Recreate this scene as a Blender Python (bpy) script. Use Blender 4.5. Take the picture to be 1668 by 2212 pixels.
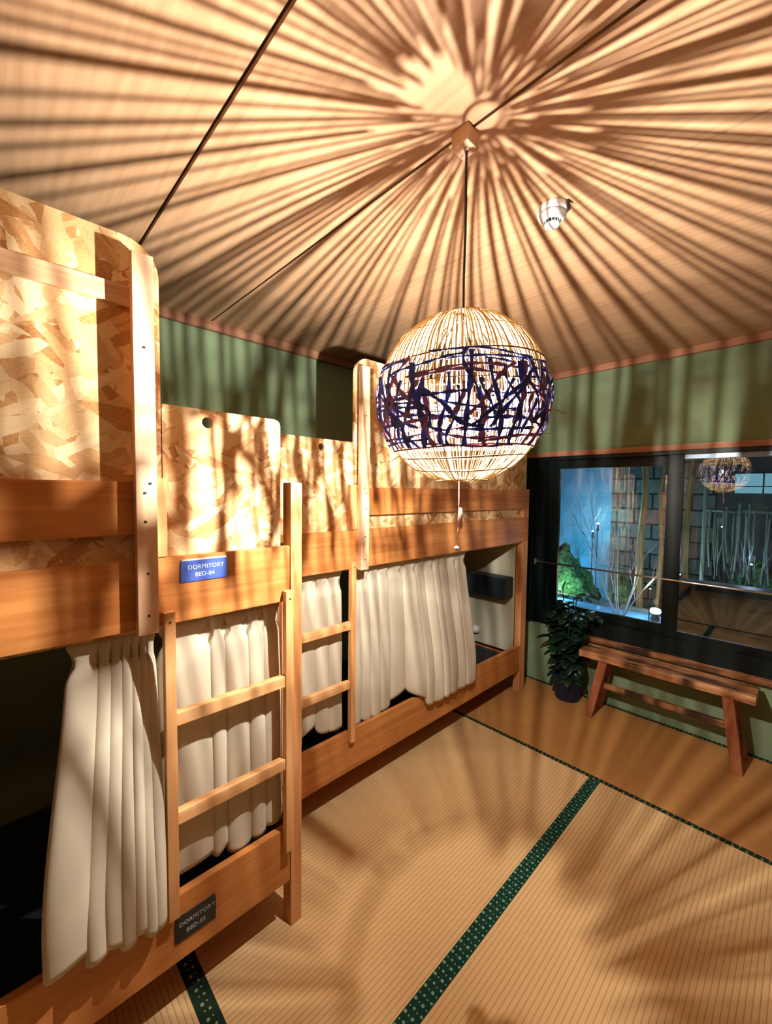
import bpy, bmesh, math, random
from mathutils import Vector, Matrix, Euler
random.seed(7)
for o in list(bpy.data.objects): bpy.data.objects.remove(o)
scn = bpy.context.scene
COL = scn.collection

# ------------------------------------------------------------------ camera
F_PX, YAW, PITCH, ROLL = 889.66, math.radians(46.037), math.radians(-2.94), math.radians(0.664)
cam_data = bpy.data.cameras.new('camera')
cam = bpy.data.objects.new('camera', cam_data); COL.objects.link(cam)
fw = Vector((-math.sin(YAW)*math.cos(PITCH), math.cos(YAW)*math.cos(PITCH), math.sin(PITCH)))
rt = Vector((math.cos(YAW), math.sin(YAW), 0)); up = rt.cross(fw)
r2 = rt*math.cos(ROLL)+up*math.sin(ROLL); u2 = -rt*math.sin(ROLL)+up*math.cos(ROLL)
m = Matrix((r2, u2, -fw)).transposed().to_4x4(); m.translation = Vector((0, 0, 1.6))
cam.matrix_world = m
cam_data.sensor_fit = 'VERTICAL'; cam_data.sensor_height = 24.0
cam_data.lens = F_PX/2212*24.0
cam_data.clip_start = 0.02
scn.camera = cam

# ------------------------------------------------------------------ world, exposure
w = bpy.data.worlds.new('night_sky'); scn.world = w; w.use_nodes = True
bg = w.node_tree.nodes['Background']
bg.inputs[0].default_value = (0.02, 0.07, 0.14, 1); bg.inputs[1].default_value = 0.35
vs = scn.view_settings
vs.view_transform = 'Standard'; vs.look = 'None'; vs.gamma = 1; vs.use_curve_mapping = False
vs.exposure = 0.0
LAMP_W = 185.0
LAMP_COL = (1.0, 0.94, 0.85)

# ------------------------------------------------------------------ node helpers
class NT:
    def __init__(s, name):
        s.m = bpy.data.materials.new(name); s.m.use_nodes = True
        s.t = s.m.node_tree; s.t.nodes.clear()
        s.out = s.n('ShaderNodeOutputMaterial')
    def n(s, typ, **kw):
        nd = s.t.nodes.new(typ)
        for k, v in kw.items():
            if k.startswith('_'): setattr(nd, k[1:], v)
        return nd
    def l(s, a, b): s.t.links.new(a, b)
    def coord(s, scale=(1, 1, 1), rot=(0, 0, 0), loc=(0, 0, 0), src='Object'):
        tc = s.n('ShaderNodeTexCoord'); mp = s.n('ShaderNodeMapping')
        mp.inputs['Scale'].default_value = scale; mp.inputs['Rotation'].default_value = rot
        mp.inputs['Location'].default_value = loc
        s.l(tc.outputs[src], mp.inputs[0]); return mp.outputs[0]
    def noise(s, vec, scale, detail=4, rough=.55, dist=0):
        nd = s.n('ShaderNodeTexNoise'); nd.inputs['Scale'].default_value = scale
        nd.inputs['Detail'].default_value = detail; nd.inputs['Roughness'].default_value = rough
        nd.inputs['Distortion'].default_value = dist
        s.l(vec, nd.inputs['Vector']); return nd.outputs['Fac']
    def ramp(s, fac, stops):
        r = s.n('ShaderNodeValToRGB'); e = r.color_ramp.elements
        while len(e) < len(stops): e.new(.5)
        for el, (p, c) in zip(e, stops): el.position = p; el.color = (*c, 1)
        s.l(fac, r.inputs[0]); return r.outputs[0]
    def math(s, op, a, b=None, c=None):
        nd = s.n('ShaderNodeMath'); nd.operation = op
        for i, v in enumerate((a, b, c)):
            if v is None: continue
            if isinstance(v, (int, float)): nd.inputs[i].default_value = v
            else: s.l(v, nd.inputs[i])
        return nd.outputs[0]
    def mix(s, fac, a, b, mode='MIX'):
        nd = s.n('ShaderNodeMix'); nd.data_type = 'RGBA'; nd.blend_type = mode
        for i, v in ((0, fac), (6, a), (7, b)):
            if isinstance(v, (int, float)): nd.inputs[i].default_value = v
            elif isinstance(v, tuple): nd.inputs[i].default_value = (*v, 1)
            else: s.l(v, nd.inputs[i])
        return nd.outputs[2]
    def bsdf(s, col, rough=.5, spec=.5, metal=0, bump=None, bstr=.3, bdist=.01, emit=None, estr=0, coat=0, sheen=0, transl=0):
        b = s.n('ShaderNodeBsdfPrincipled')
        if isinstance(col, tuple): b.inputs['Base Color'].default_value = (*col, 1)
        else: s.l(col, b.inputs['Base Color'])
        if isinstance(rough, (int, float)): b.inputs['Roughness'].default_value = rough
        else: s.l(rough, b.inputs['Roughness'])
        b.inputs['Specular IOR Level'].default_value = spec; b.inputs['Metallic'].default_value = metal
        b.inputs['Coat Weight'].default_value = coat; b.inputs['Sheen Weight'].default_value = sheen
        if emit: b.inputs['Emission Color'].default_value = (*emit, 1); b.inputs['Emission Strength'].default_value = estr
        if bump is not None:
            bp = s.n('ShaderNodeBump'); bp.inputs['Strength'].default_value = bstr; bp.inputs['Distance'].default_value = bdist
            s.l(bump, bp.inputs['Height']); s.l(bp.outputs[0], b.inputs['Normal'])
        res = b.outputs[0]
        if transl:
            tr = s.n('ShaderNodeBsdfTranslucent')
            if isinstance(col, tuple): tr.inputs[0].default_value = (*col, 1)
            else: s.l(col, tr.inputs[0])
            mx = s.n('ShaderNodeMixShader'); mx.inputs[0].default_value = transl
            s.l(b.outputs[0], mx.inputs[1]); s.l(tr.outputs[0], mx.inputs[2]); res = mx.outputs[0]
        s.l(res, s.out.inputs[0]); return s.m

def wood(name, c_dark, c_mid, c_light, axis='Y', scale=1.0, rough=.5, streak=26, bstr=.15, contrast=(.3, .5, .72)):
    t = NT(name)
    sc = {'X': (1.2, streak, streak), 'Y': (streak, 1.2, streak), 'Z': (streak, streak, 1.2)}[axis]
    v = t.coord(sc); f = t.noise(v, scale, 5, .6, .6)
    g = t.noise(t.coord(tuple(a*4 for a in sc)), scale, 2)
    f2 = t.math('ADD', t.math('MULTIPLY', f, .8), t.math('MULTIPLY', g, .2))
    col = t.ramp(f2, [(contrast[0], c_dark), (contrast[1], c_mid), (contrast[2], c_light)])
    return t.bsdf(col, rough, .3, bump=f2, bstr=bstr, bdist=.002)

def osb_material():
    t = NT('strand_board')
    vals = []
    for k, ang in enumerate((.35, 1.5, 2.6, -.6, .95)):
        # warp the coordinates a little so flake edges are ragged
        v = t.coord((1, 1, 1), (ang, 0, 0), (0, k*3.1, k*1.7))
        mp = t.n('ShaderNodeMapping'); mp.inputs['Scale'].default_value = (1, 8 + k, 30 + 5*k)
        nz = t.n('ShaderNodeTexNoise'); nz.inputs['Scale'].default_value = 9; nz.inputs['Detail'].default_value = 3
        t.l(v, nz.inputs['Vector'])
        ad = t.n('ShaderNodeVectorMath'); ad.operation = 'MULTIPLY_ADD'
        t.l(nz.outputs['Color'], ad.inputs[0]); ad.inputs[1].default_value = (0, .03, .03); t.l(v, ad.inputs[2])
        t.l(ad.outputs[0], mp.inputs[0])
        vo = t.n('ShaderNodeTexVoronoi'); vo.inputs['Scale'].default_value = 1.0; vo.inputs['Randomness'].default_value = 1
        t.l(mp.outputs[0], vo.inputs['Vector'])
        sp = t.n('ShaderNodeSeparateColor'); t.l(vo.outputs['Color'], sp.inputs[0])
        vals.append((sp.outputs[0], sp.outputs[1], vo.outputs['Distance'], mp.outputs[0]))
    # stack the flakes: the layer with the highest "height" wins
    h, c = vals[0][0], vals[0][1]
    for (hh, cc, dd, mm) in vals[1:]:
        gt = t.math('GREATER_THAN', hh, h)
        mxc = t.n('ShaderNodeMix'); mxc.data_type = 'FLOAT'
        t.l(gt, mxc.inputs[0]); t.l(c, mxc.inputs[2]); t.l(cc, mxc.inputs[3]); c = mxc.outputs[0]
        h = t.math('MAXIMUM', h, hh)
    fine = t.noise(t.coord((1, 30, 90), (.35, 0, 0)), 3, 4, .6)
    fine2 = t.noise(t.coord((1, 90, 25), (.2, 0, 0)), 3, 4, .6)
    big = t.noise(t.coord(), 5, 3)
    f = t.math('ADD', t.math('MULTIPLY', c, .52), t.math('ADD', t.math('MULTIPLY', fine, .32), t.math('ADD', t.math('MULTIPLY', fine2, .2), t.math('MULTIPLY', big, .35))))
    col = t.ramp(f, [(.26, (.20, .07, .02)), (.44, (.47, .21, .07)), (.58, (.66, .37, .15)), (.78, (.80, .54, .27)), (.97, (.90, .70, .42))])
    return t.bsdf(col, .6, .25, bump=h, bstr=.35, bdist=.003)

def fabric(name, col, scale=400, transl=.25):
    t = NT(name); n = t.noise(t.coord(), scale, 2)
    c = t.mix(n, tuple(x*.88 for x in col), col)
    return t.bsdf(c, .9, .1, bump=n, bstr=.15, bdist=.001, transl=transl, sheen=.1)

def plain(name, col, rough=.5, spec=.4, metal=0, **k):
    t = NT(name); n = t.noise(t.coord(), 60, 3)
    return t.bsdf(t.mix(n, tuple(x*.85 for x in col), tuple(min(1, x*1.1) for x in col)), rough, spec, metal, **k)

def emitter(name, col, s):
    t = NT(name); e = t.n('ShaderNodeEmission'); e.inputs[0].default_value = (*col, 1); e.inputs[1].default_value = s
    t.l(e.outputs[0], t.out.inputs[0]); return t.m

M = {}
M['osb'] = osb_material()
M['rail'] = wood('orange_stained_wood', (.42, .14, .035), (.56, .215, .06), (.68, .31, .10), 'Y', 1.0, .38)
M['post'] = wood('stained_post_wood', (.52, .20, .065), (.68, .31, .12), (.78, .42, .20), 'Z', 1.0, .4)
M['pine'] = wood('pale_pine', (.62, .33, .17), (.80, .52, .32), (.90, .66, .46), 'Z', 1.0, .55, streak=14)
M['cleat'] = wood('pale_pine_cleat', (.60, .33, .16), (.78, .50, .30), (.86, .62, .42), 'Y', 1.0, .55)
M['ladder'] = wood('ladder_wood', (.58, .24, .075), (.74, .37, .14), (.84, .50, .25), 'Z', 1.0, .4)
M['rung'] = wood('rung_wood', (.60, .27, .09), (.78, .41, .17), (.88, .54, .28), 'Y', 1.0, .4)
def bench_mat():
    t = NT('weathered_bench_wood'); f = t.noise(t.coord((1.2, 16, 16)), 1.3, 5, .6, .6)
    col = t.ramp(f, [(.34, (.10, .035, .015)), (.5, (.44, .19, .075)), (.68, (.66, .35, .16))])
    st = t.noise(t.coord((1.6, 9, .1), loc=(.3, 0, 0)), 2.2, 3, .6)
    col = t.mix(t.ramp(st, [(.50, (0, 0, 0)), (.62, (1, 1, 1))]), col, (.06, .03, .02))
    return t.bsdf(col, .42, .3, bump=f, bstr=.4, bdist=.002)
M['bench'] = bench_mat()
M['bench_leg'] = wood('bench_leg_wood', (.14, .04, .018), (.36, .12, .05), (.52, .22, .10), 'Z', 1.3, .45, streak=14, bstr=.3)
M['trim'] = wood('brown_trim_wood', (.20, .09, .045), (.34, .16, .09), (.46, .24, .14), 'Y', 1.0, .55)
M['trimx'] = wood('brown_trim_wood_cross', (.30, .12, .06), (.46, .20, .11), (.60, .30, .18), 'X', 1.0, .55)
M['curtain'] = fabric('cream_curtain', (.80, .71, .55))
M['mattress'] = fabric('shade_black_mattress', (.004, .007, .008), 200, 0)  # near-black colour stands in for the dark of the bunk interior
M['black'] = plain('black_plastic', (.012, .016, .016), .5)
M['blackcloth'] = fabric('black_cloth', (.012, .02, .022), 200, 0)
M['screw'] = plain('dark_screw', (.03, .025, .02), .5)
M['white'] = plain('white_plastic', (.82, .84, .86), .4)
M['metal'] = plain('brushed_metal', (.78, .76, .70), .38, .5, 1)
M['alu'] = plain('dark_anodised_frame', (.004, .011, .011), .4, .25)
M['alu2'] = plain('reflection_grey_rail', (.20, .26, .32), .3, .5, .6)  # bluish reflection on the top rail is put into this lighter grey
M['cord'] = plain('dark_cord', (.02, .012, .01), .6)
M['string'] = plain('pink_string', (.70, .42, .36), .7)

def wall_mat():
    t = NT('green_sand_plaster'); n = t.noise(t.coord(), 160, 4, .7); b = t.noise(t.coord(), 2.0, 2)
    c = t.mix(n, (.17, .27, .15), (.24, .34, .20)); c = t.mix(t.math('MULTIPLY', b, .5), c, (.27, .27, .15))
    return t.bsdf(c, .92, .1, bump=n, bstr=.25, bdist=.002)
M['wall'] = wall_mat()
M['endwall'] = plain('beige_end_board', (.56, .54, .40), .8, .1)

def ceiling_mat():
    t = NT('ceiling_cedar_boards')
    v = t.coord((1.1, 16, 1)); f = t.noise(v, 1.0, 4, .55, 1.2)
    wv = t.n('ShaderNodeTexWave'); wv.wave_type = 'BANDS'; wv.bands_direction = 'Y'
    wv.inputs['Scale'].default_value = 9; wv.inputs['Distortion'].default_value = 6; wv.inputs['Detail'].default_value = 2
    wv.inputs['Detail Scale'].default_value = .6
    t.l(t.coord((.35, 1, 1)), wv.inputs['Vector'])
    g = t.noise(t.coord((3, 140, 1)), 1.0, 2)
    k = t.math('ADD', t.math('MULTIPLY', f, .68), t.math('ADD', t.math('MULTIPLY', wv.outputs['Fac'], .10), t.math('MULTIPLY', g, .25)))
    col = t.ramp(k, [(.25, (.40, .225, .12)), (.5, (.51, .30, .165)), (.8, (.59, .37, .215))])
    return t.bsdf(col, .55, .25, bump=k, bstr=.1, bdist=.002)
M['ceiling'] = ceiling_mat()

def tatami_mat(name, axis, tint):
    t = NT(name)
    tc = t.n('ShaderNodeTexCoord'); sp = t.n('ShaderNodeSeparateXYZ'); t.l(tc.outputs['Object'], sp.inputs[0])
    a = sp.outputs[0] if axis == 'Y' else sp.outputs[1]      # ribs run along `axis`
    s = t.math('ABSOLUTE', t.math('SINE', t.math('MULTIPLY', a, math.pi/.0165)))
    rib = t.math('POWER', s, .5)
    sc = (380, 14, 1) if axis == 'X' else (14, 380, 1)
    rush = t.noise(t.coord(sc), 1.0, 2)
    n = t.noise(t.coord((2, 2, 1)), 3, 4)
    base = t.mix(n, tuple(x*.86 for x in tint), tint)
    base = t.mix(t.math('MULTIPLY', rush, .4), base, tuple(x*.62 for x in tint))
    dark = t.ramp(rib, [(.15, (.46, .36, .27)), (.5, (.86, .83, .78)), (.75, (1, 1, 1))])
    col = t.mix(.8, base, dark, 'MULTIPLY')
    h = t.math('ADD', rib, t.math('MULTIPLY', rush, .15))
    return t.bsdf(col, .55, .35, bump=h, bstr=.6, bdist=.002)
M['tatY'] = tatami_mat('rush_mat_lengthwise', 'Y', (.84, .56, .27))
M['tatX'] = tatami_mat('rush_mat_crosswise', 'X', (.84, .57, .28))
M['tatD'] = tatami_mat('shade_tinted_rush_mat', 'X', (.60, .29, .09))  # darker tint carries the way this weave direction catches the light

def heri_mat(name, axis, base, dot, per=.034, half=.0145, thresh=.30):
    t = NT(name)
    tc = t.n('ShaderNodeTexCoord'); sp = t.n('ShaderNodeSeparateXYZ'); t.l(tc.outputs['Object'], sp.inputs[0])
    a, b = (sp.outputs[1], sp.outputs[0]) if axis == 'Y' else (sp.outputs[0], sp.outputs[1])
    # object origin sits on the border's centre line; two staggered columns of dots
    acc = None
    for (off, ph, r) in ((-.0075, 0, .0052), (.0075, .5, .0042), (-.0075, .55, .0026), (.0075, .02, .0026)):
        u = t.math('SUBTRACT', t.math('FRACT', t.math('ADD', t.math('MULTIPLY', a, 1/per), ph)), .5)
        u = t.math('MULTIPLY', u, per); vv = t.math('SUBTRACT', b, off)
        d = t.math('SQRT', t.math('ADD', t.math('MULTIPLY', u, u), t.math('MULTIPLY', vv, vv)))
        q = t.math('LESS_THAN', d, r); acc = q if acc is None else t.math('MAXIMUM', acc, q)
    n = t.noise(t.coord((200, 200, 200)), 1, 2)
    c = t.mix(n, tuple(x*.6 for x in base), tuple(x*1.4 for x in base))
    return t.bsdf(t.mix(acc, c, dot), .8, .15)
M['heriY'] = heri_mat('green_border_cloth', 'Y', (.005, .036, .025), (.18, .38, .25), per=.048)
M['heriX'] = heri_mat('green_border_cloth_cross', 'X', (.010, .028, .016), (.30, .30, .12), per=.05)

# ------------------------------------------------------------------ mesh helpers
def mesh_from(name, verts, faces, mat, parent=None, smooth=False, loc=None):
    me = bpy.data.meshes.new(name); me.from_pydata([tuple(v) for v in verts], [], faces); me.update()
    bm = bmesh.new(); bm.from_mesh(me); bmesh.ops.recalc_face_normals(bm, faces=bm.faces); bm.to_mesh(me); bm.free()
    if smooth:
        for p in me.polygons: p.use_smooth = True
    o = bpy.data.objects.new(name, me); COL.objects.link(o)
    if mat: me.materials.append(mat)
    if parent: o.parent = parent
    if loc is not None: o.location = loc
    return o

class MB:
    def __init__(s): s.v = []; s.f = []
    def box(s, x0, x1, y0, y1, z0, z1, bev=0.0):
        x0, x1 = min(x0, x1), max(x0, x1); y0, y1 = min(y0, y1), max(y0, y1); z0, z1 = min(z0, z1), max(z0, z1)
        bm = bmesh.new(); bmesh.ops.create_cube(bm, size=1)
        for v in bm.verts: v.co = Vector(((x0+x1)/2+v.co.x*(x1-x0), (y0+y1)/2+v.co.y*(y1-y0), (z0+z1)/2+v.co.z*(z1-z0)))
        if bev: bmesh.ops.bevel(bm, geom=list(bm.edges), offset=min(bev, .45*min(x1-x0, y1-y0, z1-z0)), segments=2, affect='EDGES', profile=.7)
        s.add_bm(bm); return s
    def add_bm(s, bm, mtx=None):
        b = len(s.v); bm.verts.index_update()
        for v in bm.verts: s.v.append((mtx @ v.co) if mtx else v.co.copy())
        for f in bm.faces: s.f.append([b+v.index for v in f.verts])
        bm.free(); return s
    def prism(s, poly, axis, a0, a1):
        """poly in the two other axes (order kept), extruded along axis"""
        b = len(s.v); n = len(poly)
        for a in (a0, a1):
            for (p, q) in poly:
                s.v.append(Vector({'X': (a, p, q), 'Y': (p, a, q), 'Z': (p, q, a)}[axis]))
        s.f.append([b+i for i in range(n)][::-1]); s.f.append([b+n+i for i in range(n)])
        for i in range(n): s.f.append([b+i, b+(i+1) % n, b+n+(i+1) % n, b+n+i])
        return s
    def hull8(s, bottom, top):
        b = len(s.v); s.v += [Vector(p) for p in bottom+top]
        s.f += [[b+3, b+2, b+1, b], [b+4, b+5, b+6, b+7]]+[[b+i, b+(i+1) % 4, b+4+(i+1) % 4, b+4+i] for i in range(4)]
        return s
    def tube(s, pts, r, n=6, cap=True, rs=None):
        pts = [Vector(p) for p in pts]; b = len(s.v); prev = None
        for i, p in enumerate(pts):
            d = (pts[min(i+1, len(pts)-1)]-pts[max(i-1, 0)]).normalized()
            a = prev if prev is not None else (Vector((0, 0, 1)) if abs(d.z) < .9 else Vector((1, 0, 0)))
            u = (a - d*a.dot(d))
            if u.length < 1e-5: u = d.orthogonal()
            u.normalize(); prev = u; w = d.cross(u); rr = rs[i] if rs else r
            for k in range(n):
                t = 2*math.pi*k/n; s.v.append(p+(u*math.cos(t)+w*math.sin(t))*rr)
        for i in range(len(pts)-1):
            for k in range(n): s.f.append([b+i*n+k, b+i*n+(k+1) % n, b+(i+1)*n+(k+1) % n, b+(i+1)*n+k])
        if cap:
            s.f.append([b+k for k in range(n)][::-1]); s.f.append([b+(len(pts)-1)*n+k for k in range(n)])
        return s
    def lathe(s, prof, c=(0, 0, 0), n=32, closed=False):
        b = len(s.v); c = Vector(c)
        for (r, z) in prof:
            for k in range(n):
                t = 2*math.pi*k/n; s.v.append(c+Vector((r*math.cos(t), r*math.sin(t), z)))
        for i in range(len(prof)-1):
            for k in range(n): s.f.append([b+i*n+k, b+i*n+(k+1) % n, b+(i+1)*n+(k+1) % n, b+(i+1)*n+k])
        s.f.append([b+k for k in range(n)][::-1]); s.f.append([b+(len(prof)-1)*n+k for k in range(n)])
        return s
    def build(s, name, mat, parent=None, smooth=False, origin=None):
        v = s.v
        if origin is not None:
            o = Vector(origin); v = [Vector(p)-o for p in v]
        ob = mesh_from(name, v, s.f, mat, parent, smooth)
        if origin is not None: ob.location = origin
        return ob

def empty(name, loc, label=None, cat=None, group=None, kind=None):
    o = bpy.data.objects.new(name, None); COL.objects.link(o); o.location = loc; o.empty_display_size = .05
    return tag(o, label, cat, group, kind)
def tag(o, label=None, cat=None, group=None, kind=None):
    for k, v in (('label', label), ('category', cat), ('group', group), ('kind', kind)):
        if v: o[k] = v
    return o
def struct(name, mb, mat, origin=None):
    return tag(mb.build(name, mat, origin=origin), kind='structure')

# ------------------------------------------------------------------ room constants
XW, XR, YB, YN, ZC = -2.471, 1.05, 3.349, -1.75, 2.562
WZ0, WZ1, WX0, WX1 = .50, 1.895, -1.64, .55      # window opening
struct('floor', MB().box(XW-.1, XR+.1, YN-.1, YB+.1, -.09, -.03), M['trim'])
struct('wall_left', MB().box(XW-.1, XW, YN-.1, YB+.1, -.03, ZC), M['wall'])
M['wall_unseen'] = plain('bounce_cutting_walls', (.10, .07, .045), .7, .2)  # unseen walls darkened to cut bounced light and deepen contrast
struct('wall_right', MB().box(XR, XR+.1, YN-.1, YB+.1, -.03, ZC), M['wall_unseen'])
struct('wall_near', MB().box(XW, XR, YN-.1, YN, -.03, ZC), M['wall_unseen'])
bw = MB(); bw.box(XW, WX0, YB, YB+.12, -.03, ZC).box(WX1, XR, YB, YB+.12, -.03, ZC)
bw.box(WX0, WX1, YB, YB+.12, -.03, WZ0).box(WX0, WX1, YB, YB+.12, WZ1, ZC)
struct('wall_back', bw, M['wall'])
# ceiling: long boards across the room, with dark joints; each joint is a real groove
seams = [-1.5, -1.01, -.52, -.03, .457, .947, 1.431, 1.935, 2.408, 2.89]
gapw = {.457: .0125, .947: .009}
cb = MB(); cur = YN
for s_ in seams+[YB]:
    g = gapw.get(s_, .0022) if s_ != YB else 0
    cb.box(XW, XR, cur, s_-g/2, ZC, ZC+.014); cur = s_+g/2
cl = struct('ceiling', cb, M['ceiling'])
tag(MB().box(XW-.1, XR+.1, YN-.1, YB+.12, ZC+.0141, ZC+.05).build('ceiling_backing', M['cord'], cl))
# trims
struct('trim_1', MB().box(XW, XW+.03, YN, YB, 2.512, ZC, .002), M['trim'])
struct('trim_2', MB().box(XW+.03, XR, YB-.03, YB, 2.517, ZC, .002), M['trimx'])
struct('trim_3', MB().box(XW, XR, YB-.022, YB, 1.895, 1.933, .002), M['trimx'])
struct('trim_4', MB().box(-1.30, XR, YB-.05, YB, .462, .497, .003), M['bench'])

struct('shadow_strip', MB().box(-1.71, -1.641, YB-.03, YB, .497, 1.894, .002), M['alu'])  # dark strip added in place of the bunk's shadow beside the jamb
# ------------------------------------------------------------------ tatami mats
def tatami(name, x0, x1, y0, y1, mat, borders, label):
    c = ((x0+x1)/2, (y0+y1)/2, 0)
    o = MB().box(x0, x1, y0, y1, -.03, 0).build(name, mat, origin=c)
    tag(o, label, 'tatami mat', 'tatami mats on the floor')
    for (ax, p0, p1, q0, q1) in borders:
        cc = ((p0+p1)/2, (q0+q1)/2, .0005)
        b = MB().box(p0, p1, q0, q1, -.001, .0018).build('cloth_border', M['heriY' if ax == 'Y' else 'heriX'], origin=cc)
        b.parent = o; b.location = Vector(cc)-Vector(c)
        b['label'] = 'dark green dotted cloth border'
    return o
SX = -.779
tatami('tatami_mat', XW, SX, .47, 2.395, M['tatY'], [('Y', SX-.029, SX-.0005, .47, 2.395)],
       'straw tatami mat in front of the far bunk bed, left of the green dotted border')
tatami('tatami_mat', SX, .13, .47, 2.395, M['tatY'], [('Y', SX+.0005, SX+.029, .47, 2.395), ('Y', .101, .13, .47, 2.395)],
       'ribbed straw tatami mat right of the wide green dotted border, filling the lower right')
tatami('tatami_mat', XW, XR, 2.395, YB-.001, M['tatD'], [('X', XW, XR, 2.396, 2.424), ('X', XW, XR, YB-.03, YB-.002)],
       'tatami mat with its dimmer light tinted in, under the wooden bench along the window wall')
tatami('tatami_mat', XW, .13, YN, .47, M['tatX'], [('X', XW, .13, .412, .4695)],
       'straw tatami mat with crosswise ribs beside the near bunk bed, cut off at bottom left')
tatami('tatami_mat', .13, XR, YN, 2.395, M['tatY'], [], 'straw tatami mat along the right wall')

# ------------------------------------------------------------------ bunk beds
def rounded(s0, s1, z0, z1, r_tl, r_tr, seg=6):
    P = [(s0, z0), (s1, z0)]
    for i in range(seg+1):
        a = math.pi/2*i/seg; P.append((s1-r_tr+r_tr*math.cos(a), z1-r_tr+r_tr*math.sin(a)))
    for i in range(seg+1):
        a = math.pi/2*(1-i/seg); P.append((s0+r_tl-r_tl*math.cos(a), z1-r_tl+r_tl*math.sin(a)))
    return P

def panel_with_hole(poly, hole_c, hole_r, x0, x1, seg=20):
    """polygon (y,z) with round hole, thickness x0..x1"""
    bm = bmesh.new(); layers = []
    hp = [(hole_c[0]+hole_r*math.cos(2*math.pi*k/seg), hole_c[1]+hole_r*math.sin(2*math.pi*k/seg)) for k in range(seg)]
    for x in (x0, x1):
        outer = [bm.verts.new((x, p, q)) for p, q in poly]; inner = [bm.verts.new((x, p, q)) for p, q in hp]
        eo = [bm.edges.new((outer[i], outer[(i+1) % len(outer)])) for i in range(len(outer))]
        ei = [bm.edges.new((inner[i], inner[(i+1) % len(inner)])) for i in range(len(inner))]
        bmesh.ops.triangle_fill(bm, edges=eo+ei, use_beauty=True)
        layers.append((outer, inner))
    for lp in (0, 1):
        a, b = layers[0][lp], layers[1][lp]
        for i in range(len(a)):
            j = (i+1) % len(a); bm.faces.new((a[i], a[j], b[j], b[i]))
    return bm

BL = 2.26; DEP = .90
def make_bunk(FX, ypost, d, label, hole_s, cleat, ts, bs_):
    root = empty('bunk_bed', (FX, ypost, 0), label, 'bunk bed', 'orange wooden bunk beds along the left wall')
    Y = lambda s: d*s
    def sb(name, s0, s1, x0, x1, z0, z1, mat, bev=.003, parent=None):
        return MB().box(x0, x1, Y(s0), Y(s1), z0, z1, bev).build(name, mat, parent or root)
    for (s0, s1) in ((0, .045), (BL-.08, BL)):
        sb('post', s0, s1, -.055, -.001, 0, 1.625, M['post'])
        sb('post', s0, s1, -DEP, -DEP+.05, 0, 1.625, M['post'])
    sb('guard_board', .475, BL, -.024, 0, 1.475, 1.617, M['rail'])
    sb('side_rail', .05, BL, -.024, 0, 1.213, 1.405, M['rail'])
    sb('side_rail', .05, BL-.085, -.026, 0, .182, .388, M['rail'])
    for z0, z1 in ((1.213, 1.405), (.182, .388)):
        if z0 > 1: sb('rear_rail', .05, BL-.085, -DEP, -DEP+.024, z0, z1, M['rail'])
        for s0 in (.01, BL-.035): sb('end_rail', s0, s0+.024, -DEP+.051, -.056, z0, z1, M['rail'])
        sb('mattress_base', .05, BL-.085, -DEP+.026, -.028, z0+.01, z0+.028, M['rail'])
    # lower head-end board and tall guard pieces
    e = sb('end_board', BL-.095, BL-.086, -DEP+.051, -.056, .315, 1.21, M['endwall'], .001); e['label'] = 'pale beige board closing the bed end'
    tp = MB().prism([(Y(a), b) for a, b in rounded(ts, BL-.01, 1.2, 2.262, .085, .03)], 'X', -.0405, -.0255).build('tall_panel', M['osb'], root)
    tp['label'] = 'tall strand board privacy panel'
    dp = MB().add_bm(panel_with_hole([(Y(a), b) for a, b in rounded(.072, ts-.003, 1.24, 1.838, .022, .004)], (Y(hole_s), 1.80), .0165, -.040, -.026)).build('door_panel', M['osb'], root)
    dp['label'] = 'low strand board door with a round finger hole'
    sb('mid_post', .440, .487, -.0235, -.001, 1.407, 1.628, M['post'])
    bt = sb('batten', .473+bs_, .523+bs_, .001, .030, 1.205, 2.205, M['pine'], .002); bt['label'] = 'pale pine batten with screws'
    for (so, z) in ((0, 1.966), (-.009, 1.612), (.004, 1.587), (.004, 1.51), (0, 1.371), (0, 1.256)):
        bm = bmesh.new(); bmesh.ops.create_cone(bm, cap_ends=True, segments=10, radius1=.0035, radius2=.0035, depth=.002)
        MB().add_bm(bm, Matrix.Translation((.0308, Y(.498+bs_+so), z)) @ Matrix.Rotation(math.pi/2, 4, 'Y')).build('screw', M['screw'], bt)
    if cleat:
        sb('cleat', .50, BL-.05, -.025, -.012, 2.078, 2.128, M['cleat'], .001)
    sb('curtain_rail', .06, BL-.09, -.066, -.052, 1.196, 1.206, M['metal'], .001)
    # ladder
    for s0 in (.050, .430):
        st = sb('ladder_stile', s0, s0+.029, .001, .026, .345 if s0 > .2 else .318, 1.252, M['ladder'], .002)
        scw = MB()
        bm = bmesh.new(); bmesh.ops.create_cone(bm, cap_ends=True, segments=10, radius1=.003, radius2=.003, depth=.002)
        scw.add_bm(bm, Matrix.Translation((.0268, Y(s0+.0145), 1.225)) @ Matrix.Rotation(math.pi/2, 4, 'Y')).build('screw', M['screw'], st)
    for z in (.918, .622):
        sb('ladder_rung', .080, .4295, -.004, .022, z, z+.038, M['rung'], .003)
    return root

F1, F2 = -1.259, -1.566
P1, P2 = .80, .83
bunk1 = make_bunk(F1, P1, -1, 'near bunk bed with two name plates, cut off by the left edge', .317, True, .446, 0)
bunk2 = make_bunk(F2, P2, 1, 'far bunk bed by the window wall, partly behind the hanging lamp', .285, False, .482, .012)

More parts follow.
